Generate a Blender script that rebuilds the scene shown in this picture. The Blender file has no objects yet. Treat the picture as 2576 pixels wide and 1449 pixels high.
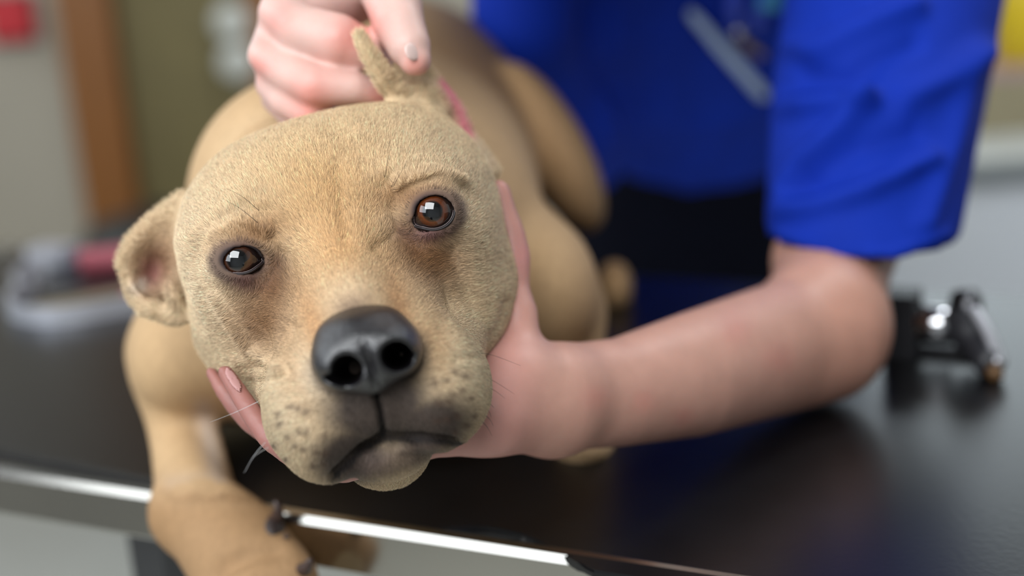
import bpy, bmesh, math, random
import numpy as np
from mathutils import Vector, Matrix
from mathutils.bvhtree import BVHTree

rng = np.random.default_rng(7)
random.seed(7)
SC = bpy.context.scene
COL = SC.collection

# ------------------------------------------------------------------ camera
W_, H_ = 2576.0, 1449.0
CX, CY = W_ / 2, H_ / 2
F = W_ * 50.0 / 36.0                       # 50 mm lens, focal length in pixels
PITCH, ROLL = math.radians(15.0), math.radians(4.3)
TOP = 0.85                                  # table height
CAM = np.array([0.0, 0.0, TOP + 0.341])
_r0 = np.array([1.0, 0, 0]); _u0 = np.array([0, math.sin(PITCH), math.cos(PITCH)])
FW = np.array([0, math.cos(PITCH), -math.sin(PITCH)])
RT = math.cos(ROLL) * _r0 - math.sin(ROLL) * _u0
UP = math.cos(ROLL) * _u0 + math.sin(ROLL) * _r0

cam = bpy.data.cameras.new('camera'); camo = bpy.data.objects.new('camera', cam); COL.objects.link(camo)
M = Matrix.Identity(4)
for i in range(3):
    M[i][0], M[i][1], M[i][2], M[i][3] = RT[i], UP[i], -FW[i], CAM[i]
camo.matrix_world = M
cam.sensor_width = 36; cam.lens = 50; cam.sensor_fit = 'HORIZONTAL'
cam.clip_start = 0.02
cam.dof.use_dof = True; cam.dof.focus_distance = 0.690; cam.dof.aperture_fstop = 2.3
SC.camera = camo
SC.view_settings.view_transform = 'Standard'; SC.view_settings.look = 'None'
SC.view_settings.exposure = 0.0; SC.view_settings.gamma = 1.0; SC.view_settings.use_curve_mapping = False

# ------------------------------------------------------------------ world and lights
wd = bpy.data.worlds.new('world'); SC.world = wd; wd.use_nodes = True
bg = wd.node_tree.nodes['Background']; bg.inputs['Color'].default_value = (0.82, 0.90, 1.0, 1); bg.inputs['Strength'].default_value = 0.15

def area(name, loc, target, sx, sy, power, color):
    l = bpy.data.lights.new(name, 'AREA'); l.shape = 'RECTANGLE'; l.size = sx; l.size_y = sy; l.energy = power; l.color = color
    o = bpy.data.objects.new(name, l); COL.objects.link(o); o.location = loc
    o.rotation_euler = (Vector(target) - Vector(loc)).to_track_quat('-Z', 'Y').to_euler()
    return o
area('window_daylight', (-1.82, 1.25, 1.95), (-0.2, 0.95, 1.0), 1.1, 1.3, 15, (0.90, 0.95, 1.0))
area('window_daylight_rear', (-1.82, 2.55, 1.75), (-0.3, 1.7, 0.9), 1.2, 1.2, 14, (0.84, 0.92, 1.0))
area('window_daylight_back', (1.05, 3.28, 1.55), (1.05, 0.0, 1.55), 1.2, 0.9, 8, (0.78, 0.91, 1.0))
area('window_daylight_front', (-1.80, -0.40, 1.75), (-0.1, 0.7, 1.1), 1.6, 1.2, 22, (0.86, 0.93, 1.0))
area('added_key_light', (-0.42, -0.36, 2.05), (-0.05, 0.75, 1.1), 1.3, 1.0, 35, (0.95, 0.98, 1.0))  # added unseen light without fixture: brightens the head, fades before the torso
area('added_cupboard_light', (1.15, 1.55, 2.56), (1.05, 2.4, 0.3), 0.9, 0.5, 26, (0.90, 0.95, 1.0))  # added unseen light that brightens the cupboard front

# ------------------------------------------------------------------ helpers: coordinates
def K(px, py, d):                           # camera frame (right, down, forward), metres
    return np.array([(px - CX) / F * d, (py - CY) / F * d, d])
def to_world(p):
    p = np.asarray(p, float)
    return CAM + p[..., 0:1] * RT - p[..., 1:2] * UP + p[..., 2:3] * FW
def PW(px, py, d): return Vector(to_world(K(px, py, d)[None])[0])
def ray(px, py):
    v = (px - CX) / F * RT - (py - CY) / F * UP + FW
    return v
def on_z(px, py, z):
    v = ray(px, py); t = (z - CAM[2]) / v[2]; return Vector(CAM + t * v)
def on_y(px, py, y):
    v = ray(px, py); t = (y - CAM[1]) / v[1]; return Vector(CAM + t * v)

# ------------------------------------------------------------------ helpers: materials
def lin(r, g, b):
    f = lambda c: (c / 255 / 12.92) if c / 255 <= 0.04045 else ((c / 255 + 0.055) / 1.055) ** 2.4
    return (f(r), f(g), f(b), 1.0)
def lin3(r, g, b): return np.array(lin(r, g, b)[:3])

def mat(name, color, rough=0.5, metal=0.0, var=0.12, scale=40.0, bump=0.0, bscale=None, spec=0.5, coat=0.0, sss=0.0, attr=None, aniso=None):
    m = bpy.data.materials.new(name); m.use_nodes = True
    nt = m.node_tree; N = nt.nodes; L = nt.links
    b = N['Principled BSDF']
    b.inputs['Roughness'].default_value = rough; b.inputs['Metallic'].default_value = metal
    b.inputs['Specular IOR Level'].default_value = spec; b.inputs['Coat Weight'].default_value = coat
    b.inputs['Coat Roughness'].default_value = 0.03
    tc = N.new('ShaderNodeTexCoord')
    mp = N.new('ShaderNodeMapping'); L.new(tc.outputs['Object'], mp.inputs['Vector'])
    if aniso: mp.inputs['Scale'].default_value = aniso
    no = N.new('ShaderNodeTexNoise'); no.inputs['Scale'].default_value = scale; no.inputs['Detail'].default_value = 5
    L.new(mp.outputs['Vector'], no.inputs['Vector'])
    mr = N.new('ShaderNodeMapRange'); mr.inputs['To Min'].default_value = 1 - var; mr.inputs['To Max'].default_value = 1 + var
    mr.inputs['From Min'].default_value = 0.25; mr.inputs['From Max'].default_value = 0.75
    L.new(no.outputs['Fac'], mr.inputs['Value'])
    mx = N.new('ShaderNodeMix'); mx.data_type = 'RGBA'; mx.blend_type = 'MULTIPLY'; mx.inputs['Factor'].default_value = 1.0
    cb = N.new('ShaderNodeCombineColor')
    for c in ('Red', 'Green', 'Blue'): L.new(mr.outputs['Result'], cb.inputs[c])
    if attr:
        at = N.new('ShaderNodeAttribute'); at.attribute_name = attr; L.new(at.outputs['Color'], mx.inputs[6])
    else:
        mx.inputs[6].default_value = color
    L.new(cb.outputs['Color'], mx.inputs[7]); L.new(mx.outputs[2], b.inputs['Base Color'])
    if bump:
        n2 = N.new('ShaderNodeTexNoise'); n2.inputs['Scale'].default_value = bscale or scale; n2.inputs['Detail'].default_value = 4
        L.new(mp.outputs['Vector'], n2.inputs['Vector'])
        bp = N.new('ShaderNodeBump'); bp.inputs['Strength'].default_value = bump; bp.inputs['Distance'].default_value = 0.002
        L.new(n2.outputs['Fac'], bp.inputs['Height']); L.new(bp.outputs['Normal'], b.inputs['Normal'])
    if sss:
        b.inputs['Subsurface Weight'].default_value = sss; b.inputs['Subsurface Radius'].default_value = (1.0, 0.35, 0.2); b.inputs['Subsurface Scale'].default_value = 0.006
    return m

# ------------------------------------------------------------------ helpers: objects
def tag(o, label=None, cat=None, group=None, kind=None):
    if label: o['label'] = label
    if cat: o['category'] = cat
    if group: o['group'] = group
    if kind: o['kind'] = kind
    return o
def link(name, me, m=None, parent=None):
    o = bpy.data.objects.new(name, me); COL.objects.link(o)
    if m: me.materials.append(m)
    if parent is not None:
        o.parent = parent; o.matrix_parent_inverse = Matrix.Translation(parent.location).inverted() if not parent.parent else Matrix.Identity(4)
    return o
def parent_world(p):
    v = Vector((0, 0, 0))
    while p is not None:
        if p.type == 'EMPTY': v += p.location
        p = p.parent
    return v
def empty(name, loc):
    o = bpy.data.objects.new(name, None); COL.objects.link(o); o.location = loc; o.empty_display_size = 0.05
    return o
def mesh_np(name, V, Q, smooth=True):
    me = bpy.data.meshes.new(name)
    me.vertices.add(len(V)); me.vertices.foreach_set('co', np.asarray(V, np.float32).ravel())
    n = Q.shape[1]
    me.loops.add(Q.size); me.loops.foreach_set('vertex_index', Q.astype(np.int32).ravel())
    me.polygons.add(len(Q)); me.polygons.foreach_set('loop_start', np.arange(0, Q.size, n, dtype=np.int32))
    me.update(calc_edges=True); me.validate()
    if smooth: me.polygons.foreach_set('use_smooth', np.ones(len(me.polygons), bool))
    return me
def set_col(me, C):
    a = me.color_attributes.new('Col', 'FLOAT_COLOR', 'POINT')
    a.data.foreach_set('color', np.concatenate([C, np.ones((len(C), 1))], 1).astype(np.float32).ravel())
def bm_obj(name, bm, m, parent=None, smooth=False, bevel=0.0, seg=2):
    if bevel:
        bmesh.ops.bevel(bm, geom=[e for e in bm.edges if len(e.link_faces) == 2 and e.calc_face_angle(0) > 0.5], offset=bevel, segments=seg, affect='EDGES', clamp_overlap=True)
    bmesh.ops.recalc_face_normals(bm, faces=bm.faces)
    me = bpy.data.meshes.new(name); bm.to_mesh(me); bm.free()
    for p in me.polygons: p.use_smooth = smooth
    return link(name, me, m, parent)
def box_bm(lo, hi, frame=None, bm=None):    # frame: (origin, ax, ay, az)
    bm = bm or bmesh.new()
    vs = []
    for z in (lo[2], hi[2]):
        for x, y in ((lo[0], lo[1]), (hi[0], lo[1]), (hi[0], hi[1]), (lo[0], hi[1])):
            p = Vector((x, y, z))
            if frame: p = frame[0] + frame[1] * x + frame[2] * y + frame[3] * z
            vs.append(bm.verts.new(p))
    for f in ((0, 3, 2, 1), (4, 5, 6, 7), (0, 1, 5, 4), (1, 2, 6, 5), (2, 3, 7, 6), (3, 0, 4, 7)):
        bm.faces.new([vs[i] for i in f])
    return bm
def tube_bm(pts, rad, n=10, bm=None, flat=None, caps=True):
    """tube along points; rad per point; flat=(axis Vector, factor) squashes along an axis"""
    bm = bm or bmesh.new(); pts = [Vector(p) for p in pts]
    if not hasattr(rad, '__len__'): rad = [rad] * len(pts)
    rings = []; up = None
    for i, p in enumerate(pts):
        t = (pts[min(i + 1, len(pts) - 1)] - pts[max(i - 1, 0)]).normalized()
        if up is None:
            up = t.orthogonal().normalized() if flat is None else (flat[0] - t * flat[0].dot(t)).normalized()
        up = (up - t * up.dot(t)).normalized(); s = t.cross(up)
        fa = 1.0 if flat is None else flat[1]
        rings.append([bm.verts.new(p + (up * math.cos(2 * math.pi * k / n) * fa + s * math.sin(2 * math.pi * k / n)) * rad[i]) for k in range(n)])
    for a, b in zip(rings, rings[1:]):
        for k in range(n): bm.faces.new((a[k], a[(k + 1) % n], b[(k + 1) % n], b[k]))
    if caps:
        bm.faces.new(rings[0][::-1]); bm.faces.new(rings[-1])
    return bm
def spline(pts, n=8):
    P = [np.asarray(p, float) for p in pts]; out = []
    for i in range(len(P) - 1):
        p0, p1, p2, p3 = P[max(i - 1, 0)], P[i], P[i + 1], P[min(i + 2, len(P) - 1)]
        for k in range(n):
            t = k / n
            out.append(0.5 * ((2 * p1) + (p2 - p0) * t + (2 * p0 - 5 * p1 + 4 * p2 - p3) * t * t + (3 * p1 - p0 - 3 * p2 + p3) * t ** 3))
    out.append(P[-1]); return out

# ------------------------------------------------------------------ sculpting with distance fields
class Field:
    def __init__(s, lo, hi, h):
        s.lo = np.asarray(lo, np.float32); s.h = h
        n = np.ceil((np.asarray(hi) - s.lo) / h).astype(int) + 1
        s.ax = [s.lo[i] + h * np.arange(n[i], dtype=np.float32) for i in range(3)]
        s.f = np.full(tuple(n), 1.0, np.float32)
    def _block(s, lo, hi):
        sl = []
        for i in range(3):
            a = int(np.searchsorted(s.ax[i], lo[i])); b = int(np.searchsorted(s.ax[i], hi[i]))
            if b - a < 1: return None
            sl.append(slice(a, b))
        return tuple(sl), s.ax[0][sl[0]][:, None, None], s.ax[1][sl[1]][None, :, None], s.ax[2][sl[2]][None, None, :]
    def op(s, prim, k, sub=False):
        fn, lo, hi = prim; pad = k + 3 * s.h
        r = s._block(lo - pad, hi + pad)
        if r is None: return
        sl, x, y, z = r
        d = fn(x, y, z); a = s.f[sl]
        if sub: a = -a
        hh = np.maximum(k - np.abs(a - d), 0) / k
        m = np.minimum(a, d) - hh * hh * (k * 0.25)
        s.f[sl] = -m if sub else m
    def mesh(s, smooth=2):
        f = s.f; sg = f < 0; n = f.shape
        c = [sg[i:n[0] - 1 + i, j:n[1] - 1 + j, k:n[2] - 1 + k] for i in (0, 1) for j in (0, 1) for k in (0, 1)]
        al = c[0].copy(); an = c[0].copy()
        for q in c[1:]: al &= q; an |= q
        act = an & ~al
        I = np.argwhere(act); idx = np.full(act.shape, -1, np.int32); idx[act] = np.arange(len(I))
        off = np.array([(i, j, k) for i in (0, 1) for j in (0, 1) for k in (0, 1)])
        v = np.stack([f[I[:, 0] + o[0], I[:, 1] + o[1], I[:, 2] + o[2]] for o in off])
        pos = np.zeros((len(I), 3)); cnt = np.zeros(len(I))
        for a in range(8):
            for b in range(a + 1, 8):
                if np.abs(off[a] - off[b]).sum() != 1: continue
                cr = (v[a] < 0) != (v[b] < 0)
                t = np.where(cr, v[a] / np.where(cr, v[a] - v[b], 1), 0)
                pos += cr[:, None] * (off[a] + t[:, None] * (off[b] - off[a])); cnt += cr
        V = s.lo + s.h * (I + pos / cnt[:, None])
        Q = []
        for ax in range(3):
            u, w = [(1, 2), (2, 0), (0, 1)][ax]
            d0 = [slice(None)] * 3; d1 = [slice(None)] * 3
            d0[ax] = slice(0, n[ax] - 1); d1[ax] = slice(1, n[ax])
            E = np.argwhere(sg[tuple(d0)] != sg[tuple(d1)])
            E = E[(E[:, u] > 0) & (E[:, w] > 0) & (E[:, u] < n[u] - 1) & (E[:, w] < n[w] - 1)]
            eu = np.zeros(3, int); eu[u] = 1; ew = np.zeros(3, int); ew[w] = 1
            q = np.stack([idx[tuple((E - o).T)] for o in (eu + ew, ew, 0 * eu, eu)], 1)
            neg = sg[tuple(E.T)]
            q[~neg] = q[~neg][:, ::-1]
            Q.append(q)
        Q = np.concatenate(Q); Q = Q[(Q >= 0).all(1)]
        for _ in range(smooth):
            acc = np.zeros_like(V); ct = np.zeros(len(V))
            for a in range(4):
                b = (a + 1) % 4
                np.add.at(acc, Q[:, a], V[Q[:, b]]); np.add.at(ct, Q[:, a], 1)
                np.add.at(acc, Q[:, b], V[Q[:, a]]); np.add.at(ct, Q[:, b], 1)
            V = np.where(ct[:, None] > 0, 0.5 * V + 0.5 * acc / np.maximum(ct, 1)[:, None], V)
        return V, Q
def ell(c, r, R=None):
    c = np.asarray(c, float); r = np.asarray(r, float)
    R = np.eye(3) if R is None else np.asarray(R, float)          # rows = local axes
    e = np.sqrt(((R * r[:, None]) ** 2).sum(0))
    def fn(x, y, z):
        X, Y, Z = x - c[0], y - c[1], z - c[2]
        k0 = 0; k1 = 0
        for i in range(3):
            q = (R[i, 0] * X + R[i, 1] * Y + R[i, 2] * Z) / r[i]
            k0 = k0 + q * q; k1 = k1 + (q / r[i]) ** 2
        k0 = np.sqrt(k0); k1 = np.sqrt(k1)
        return (k0 * (k0 - 1) / np.maximum(k1, 1e-6)).astype(np.float32)
    return fn, c - e, c + e
def cone(a, ra, b, rb):
    a = np.asarray(a, float); b = np.asarray(b, float); ba = b - a; L2 = max(ba @ ba, 1e-9)
    def fn(x, y, z):
        X, Y, Z = x - a[0], y - a[1], z - a[2]
        t = np.clip((X * ba[0] + Y * ba[1] + Z * ba[2]) / L2, 0, 1)
        return (np.sqrt((X - t * ba[0]) ** 2 + (Y - t * ba[1]) ** 2 + (Z - t * ba[2]) ** 2) - (ra + (rb - ra) * t)).astype(np.float32)
    m = max(ra, rb)
    return fn, np.minimum(a, b) - m, np.maximum(a, b) + m
def chain(pts):                              # [(px,py,d,r_px)] -> cones, radii are the on-picture size at that depth
    cs = [cone(K(*p[:3]), p[3] * p[2] / F, K(*q[:3]), q[3] * q[2] / F) for p, q in zip(pts, pts[1:])]
    def fn(x, y, z):
        m = cs[0][0](x, y, z)
        for c in cs[1:]: m = np.minimum(m, c[0](x, y, z))
        return m
    return [(fn, np.min([c[1] for c in cs], 0), np.max([c[2] for c in cs], 0))]
def project(V): return CX + F * V[:, 0] / V[:, 2], CY + F * V[:, 1] / V[:, 2]
def vnormals(V, Q):
    n = np.cross(V[Q[:, 2]] - V[Q[:, 0]], V[Q[:, 3]] - V[Q[:, 1]])
    N = np.zeros_like(V)
    for i in range(4): np.add.at(N, Q[:, i], n)
    return N / np.maximum(np.linalg.norm(N, axis=1, keepdims=True), 1e-12)
def dist_poly(px, py, pts):
    best = np.full(px.shape, 1e9)
    for (x0, y0), (x1, y1) in zip(pts, pts[1:]):
        dx, dy = x1 - x0, y1 - y0
        t = np.clip(((px - x0) * dx + (py - y0) * dy) / max(dx * dx + dy * dy, 1e-9), 0, 1)
        best = np.minimum(best, np.hypot(px - x0 - t * dx, py - y0 - t * dy))
    return best
def sstep(a, b, x):
    t = np.clip((x - a) / (b - a), 0, 1); return t * t * (3 - 2 * t)

# ================================================================== ROOM
m_wall = mat('wall_paint', lin(168, 160, 144), 0.8, var=0.04, scale=3)
m_wall2 = mat('wall_paint_light', lin(165, 165, 162), 0.8, var=0.04, scale=3)
m_floor = mat('floor_vinyl', lin(190, 190, 182), 0.45, var=0.06, scale=12)
m_ceil = mat('ceiling_paint', lin(150, 150, 148), 0.85, var=0.03, scale=5)
m_wood = mat('varnished_wood', lin(132, 80, 24), 0.4, var=0.2, scale=8, aniso=(6, 6, 0.6))
m_door = mat('olive_door', lin(112, 100, 58), 0.55, var=0.08, scale=6)
m_chrome = mat('polished_steel', lin(215, 215, 218), 0.12, 1.0, var=0.04)
m_glint = mat('pale_glint', lin(200, 200, 190), .25, var=.03)
YB = 3.3; XL, XR = -1.9, 1.7; CEIL = 2.6
def slab(name, lo, hi, m, **k): return tag(bm_obj(name, box_bm(lo, hi), m, **k), kind='structure')
slab('floor', (XL - .1, -1.6, -0.06), (XR + .1, YB + .1, 0), m_floor)
slab('ceiling', (XL - .1, -1.6, CEIL), (XR + .1, YB + .1, CEIL + .08), m_ceil)
# back wall with the door opening left and right of it
dl = on_y(190, 300, YB).x; dr = on_y(655, 300, YB).x
dlx0 = dl - 0.0; 
slab('wall_back', (dr + 0.13, YB, 0), (XR, YB + .1, CEIL), m_wall)
slab('wall_back', (XL, YB, 0), (dl, YB + .1, CEIL), m_wall)
slab('wall_back', (dl, YB, 2.12), (dr + 0.13, YB + .1, CEIL), m_wall)
slab('wall_right', (XR, -1.6, 0), (XR + .1, YB, CEIL), m_wall2)
slab('wall_front', (XL - .1, -1.7, 0), (XR + .1, -1.6, CEIL), mat('wall_paint_grey', lin(205, 207, 210), 0.8, var=.04, scale=3))
slab('wall_left', (XL - .1, 1.1, 0), (XL, YB, CEIL), m_wall2)
slab('wall_left', (XL - .1, -1.6, 0), (XL, 1.1, 0.95), m_wall2)
slab('baseboard_back', (XL, YB - .015, 0), (dl, YB, 0.1), m_wood)
d = empty('door_1', (dl, YB, 0)); tag(d, kind='structure')
bm_obj('door_frame', box_bm((dl, YB - .03, 0), (dl + .12, YB + .1, 2.12)), m_wood, d, bevel=.006)
bm_obj('door_frame', box_bm((dr, YB - .03, 0), (dr + .12, YB + .1, 2.12)), m_wood, d, bevel=.006)
bm_obj('door_frame', box_bm((dl + .12, YB - .03, 2.0), (dr, YB + .1, 2.12)), m_wood, d, bevel=.006)
leaf = bm_obj('door_leaf', box_bm((dl + .125, YB + .02, .01), (dr - .005, YB + .06, 1.995)), m_door, d, bevel=.004)
for z0, z1 in ((0.15, 0.95), (1.08, 1.9)):
    bm_obj('door_panel', box_bm((dl + .2, YB + .012, z0), (dr - .09, YB + .022, z1)), m_door, leaf, bevel=.004)
for (qx, qy) in ((585, 55), (600, 155)):  # pale discs stand in for blurred glints on small fittings
    p = on_y(qx, qy, YB - .02)
    bm_obj('glint_disc', tube_bm([p + Vector((0, y, 0)) for y in (-.018, -.014, 0, .004, .045)], [-.0 + .026, .042, .044, .012, .012], 24), m_glint, leaf, smooth=True)
# red alarm box on the wall, left of the door
p = on_y(35, 40, YB)
t = empty('alarm_box', (p.x, YB, p.z)); tag(t, 'red square wall-mounted alarm box left of the wooden door frame', 'alarm box')
m_red = mat('red_plastic', lin(190, 28, 38), 0.4, var=0.05)
m_white = mat('white_plastic', lin(225, 225, 225), 0.4, var=0.04)
m_dark = mat('dark_plastic', lin(38, 38, 42), 0.45, var=0.1)
bm_obj('case', box_bm((p.x - .05, YB - .045, p.z - .05), (p.x + .05, YB, p.z + .05)), m_red, t, bevel=.006)
bm_obj('face_plate', box_bm((p.x - .036, YB - .049, p.z - .036), (p.x + .036, YB - .044, p.z + .036)), m_red, t, bevel=.002)
bm_obj('shade_plate', box_bm((p.x - .055, YB - .012, p.z - .062), (p.x + .055, YB, p.z + .055)), m_dark, t, bevel=.003)  # dark plate hung lower, stands in for shade under the case
# dark bin standing before the door
p = on_y(400, 520, 2.9); b0 = Vector((p.x, 2.9, 0))
t = empty('pedal_bin', b0); tag(t, 'dark grey lidded pedal bin in front of the olive door', 'bin')
m_bin = mat('bin_plastic', lin(40, 40, 36), 0.5, var=0.08)
bm_obj('bin_body', tube_bm([b0 + Vector((0, 0, z)) for z in (0, .02, p.z - .12)], [.15, .16, .18], 28), m_bin, t, smooth=True)
bm_obj('lid', tube_bm([b0 + Vector((0, 0, p.z - .12 + z)) for z in (0, .02, .09, .12)], [.19, .19, .15, .05], 28), m_bin, t, smooth=True)
bm_obj('pedal', box_bm((b0.x - .04, 2.66, 0.01), (b0.x + .04, 2.74, .03)), m_chrome, t, bevel=.004)

# ---- white cupboard at the right with worktop and things on it
m_cab = mat('white_laminate', lin(222, 226, 232), 0.35, var=0.02, scale=6)
m_top = mat('worktop_laminate', lin(205, 208, 204), 0.3, var=0.05, scale=30)
m_edge_shade = mat('edge_shade_grey', lin(140, 146, 148), 0.4, var=0.04)  # grey stands in for the shadow along the worktop edge
YC = 2.35
zt = on_y(2500, 395, YC).z; x0 = on_y(2010, 500, YC).x; XR_ = XR - .004
t = empty('cupboard', (x0, YC, 0)); tag(t, 'white cupboard unit behind the table at the right', 'cupboard')
bm_obj('carcass', box_bm((x0, YC, 0.08), (XR_, YC + .55, zt - .035)), m_cab, t, bevel=.002)
bm_obj('plinth', box_bm((x0 + .01, YC + .05, 0), (XR_, YC + .5, 0.08)), m_dark, t)
nd = 2; wdt = (XR_ - x0) / nd
for i in range(nd):
    dd = bm_obj('cupboard_door', box_bm((x0 + i * wdt + .003, YC - .02, .1), (x0 + (i + 1) * wdt - .003, YC - .001, zt - .045)), m_cab, t, bevel=.002)
    hx = x0 + i * wdt + (.05 if i else wdt - .05)
    bm_obj('handle', tube_bm([(hx, YC - .02, zt - .25), (hx, YC - .045, zt - .24), (hx, YC - .045, zt - .14), (hx, YC - .02, zt - .13)], .005, 8), m_chrome, dd, smooth=True)
t = empty('worktop', (x0, YC, zt)); tag(t, 'pale worktop with painted grey edge shade on the white cupboard', 'worktop')
bm_obj('slab', box_bm((x0 - .01, YC - .03, zt - .033), (XR_, YC + .57, zt)), m_top, t, bevel=.003)
bm_obj('edge_shade_strip', box_bm((x0 - .012, YC - .034, zt - .032), (XR_, YC - .028, zt - .002)), m_edge_shade, t, bevel=.001)
def carton(name, px0, px1, pytop, y, m1, m2, label, cat):
    a = on_y(px0, pytop, y); b = on_y(px1, pytop, y)
    t = empty(name, ((a.x + b.x) / 2, y + .06, zt)); tag(t, label, cat)
    bm_obj('carton_body', box_bm((a.x, y, zt), (b.x, y + .12, a.z - .02)), m1, t, bevel=.003)
    bm_obj('flap', box_bm((a.x - .001, y - .001, a.z - .02), (b.x + .001, y + .121, a.z)), m2, t, bevel=.002)
m_beige = mat('beige_card', lin(150, 140, 112), 0.7, var=0.1)
m_pink = mat('pink_card', lin(170, 140, 140), 0.7, var=0.08)
m_yellow = mat('yellow_plastic', lin(214, 184, 30), 0.4, var=0.04)
carton('storage_carton', 2440, 2620, 175, 2.56, m_beige, m_pink, 'beige carton with pinkish flap on the worktop, under the yellow tub', 'carton')
zc = on_y(2500, 175, 2.56).z
p = on_y(2580, 120, 2.62)
t = empty('yellow_tub', (p.x, 2.62, zc)); tag(t, 'bright yellow plastic tub standing on the beige carton', 'tub')
bm_obj('tub_body', tube_bm([(p.x, 2.62, zc + z) for z in (0, .005, .15, .155)], [.05, .055, .06, .058], 24), m_yellow, t, smooth=True)
bm_obj('lid', tube_bm([(p.x, 2.62, zc + z) for z in (.155, .16, .185, .19)], [.064, .066, .066, .06], 24), m_yellow, t, smooth=True)

# ================================================================== EXAMINATION TABLE
A = on_z(0, 1197, TOP); B = on_z(1400, 1412, TOP); FL = on_z(75, 625, TOP)
ta = (B - A).normalized(); tb = Vector((-ta.y, ta.x, 0))
DEP = (FL - A).dot(tb)
ORG = A - ta * 0.55; LEN = 2.1
Z = Vector((0, 0, 1)); TF = (ORG, ta, tb, Z)
m_steel = mat('brushed_steel', lin(188, 184, 176), 0.17, 1.0, var=0.05, scale=6, aniso=(1, 1, 1))
m_leg = mat('grey_steel_leg', lin(105, 105, 108), 0.4, 1.0, var=0.05)
m_mat = mat('black_vinyl', lin(13, 13, 15), 0.30, var=0.25, scale=30, bump=0.04, bscale=220, spec=0.5)
tbl = empty('examination_table', ORG + ta * LEN / 2 + tb * DEP / 2 - Z * TOP)
tag(tbl, 'steel examination table with black top under the dog', 'table')
def rail(o, ax, out, L, roll=1.0):                      # rolled rim profile swept along ax; out = outward
    prof = [(-.042, -.002), (-.0125, -.001), (-.010, .0035), (-.006, .005), (-.002, .0035), (0, -.001), (0, -.027), (-.003, -.030), (-.012, -.030), (-.012, -.012), (-.042, -.012)]
    prof = [(u, z * roll if z > 0 else z) for u, z in prof]
    bm = bmesh.new(); r0 = [bm.verts.new(o + out * u + Z * z) for u, z in prof]; r1 = [bm.verts.new(o + ax * L + out * u + Z * z) for u, z in prof]
    n = len(prof)
    for i in range(n): bm.faces.new((r0[i], r0[(i + 1) % n], r1[(i + 1) % n], r1[i]))
    bm.faces.new(r0); bm.faces.new(r1[::-1]); return bm
T0 = ORG.copy()
bm_obj('rim', rail(T0, ta, -tb, LEN), m_steel, tbl)
bm_obj('rim', rail(T0 + tb * DEP, ta, tb, LEN, 0), m_steel, tbl)
bm_obj('rim', rail(T0, tb, -ta, DEP), m_steel, tbl)
bm_obj('rim', rail(T0 + ta * LEN, tb, ta, DEP), m_steel, tbl)
bm_obj('top_panel', box_bm((.03, .03, -.02), (LEN - .03, DEP - .03, -.0015), TF), m_steel, tbl)
for u in (0.55 + (on_z(345, 1400, TOP - .1) - A).dot(ta) - .0, LEN - .15):
    for v in (.12, DEP - .12):
        bm_obj('leg', box_bm((u - .016, v - .016, -TOP), (u + .016, v + .016, -.015), TF), m_leg, tbl, bevel=.003)
bm_obj('stretcher', box_bm((.45, DEP / 2 - .015, -.72), (LEN - .15, DEP / 2 + .015, -.69), TF), m_leg, tbl, bevel=.003)
# black mat: a sheet with a wavy front edge lying on the table
ed = [(-330, 1080), (0, 1128), (390, 1203), (700, 1270), (1000, 1325), (1110, 1330), (1210, 1326), (1310, 1345), (1400, 1385), (1470, 1425), (1560, 1470), (1700, 1540), (2100, 1640)]
zm = TOP + .004
fr = [on_z(x, y, zm) for x, y in ed]
fr = [Vector(v) for v in spline(fr, 4)]
wl = (fr[-1] - ORG).dot(tb); wl = max(wl, -.012)
fr = [v for v in fr if (v - ORG).dot(tb) > -.013]
u0_ = (fr[0] - ORG).dot(ta); w0_ = (fr[0] - ORG).dot(tb)
for k in range(1, 6):
    q = ORG + ta * max(u0_ + (.035 - u0_) * k / 5, .035) + tb * max(w0_ + (.042 - w0_) * k / 5, .036); q.z = zm; fr.insert(0, q)
for k in range(1, 8):
    u = (fr[-1] - ORG).dot(ta); q = ORG + ta * min(u + (LEN - .03 - u) * (.2 + .8 * k / 7), LEN - .03) + tb * -.013; q.z = zm; fr.append(q)
    if (q - ORG).dot(ta) > LEN - .04: break
bm = bmesh.new(); top = []; 
for v in fr:
    u = (v - ORG).dot(ta); w = (v - ORG).dot(tb)
    row = [v.copy()]
    for k in (0.25, 0.5, 0.75, 1.0):
        ww = w + (DEP + .004 - w) * k
        q = ORG + ta * u + tb * ww; q.z = zm; row.append(q)
    top.append([bm.verts.new(q) for q in row])
for a, b in zip(top, top[1:]):
    for i in range(4): bm.faces.new((a[i], b[i], b[i + 1], a[i + 1]))
g = bmesh.ops.extrude_face_region(bm, geom=list(bm.faces))
for v in g['geom']:
    if isinstance(v, bmesh.types.BMVert): v.co.z -= .005
mo = bm_obj('table_mat', bm, m_mat, None, bevel=.0012)
tag(mo, 'glossy black vinyl mat lying on the steel examination table', 'mat')

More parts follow.
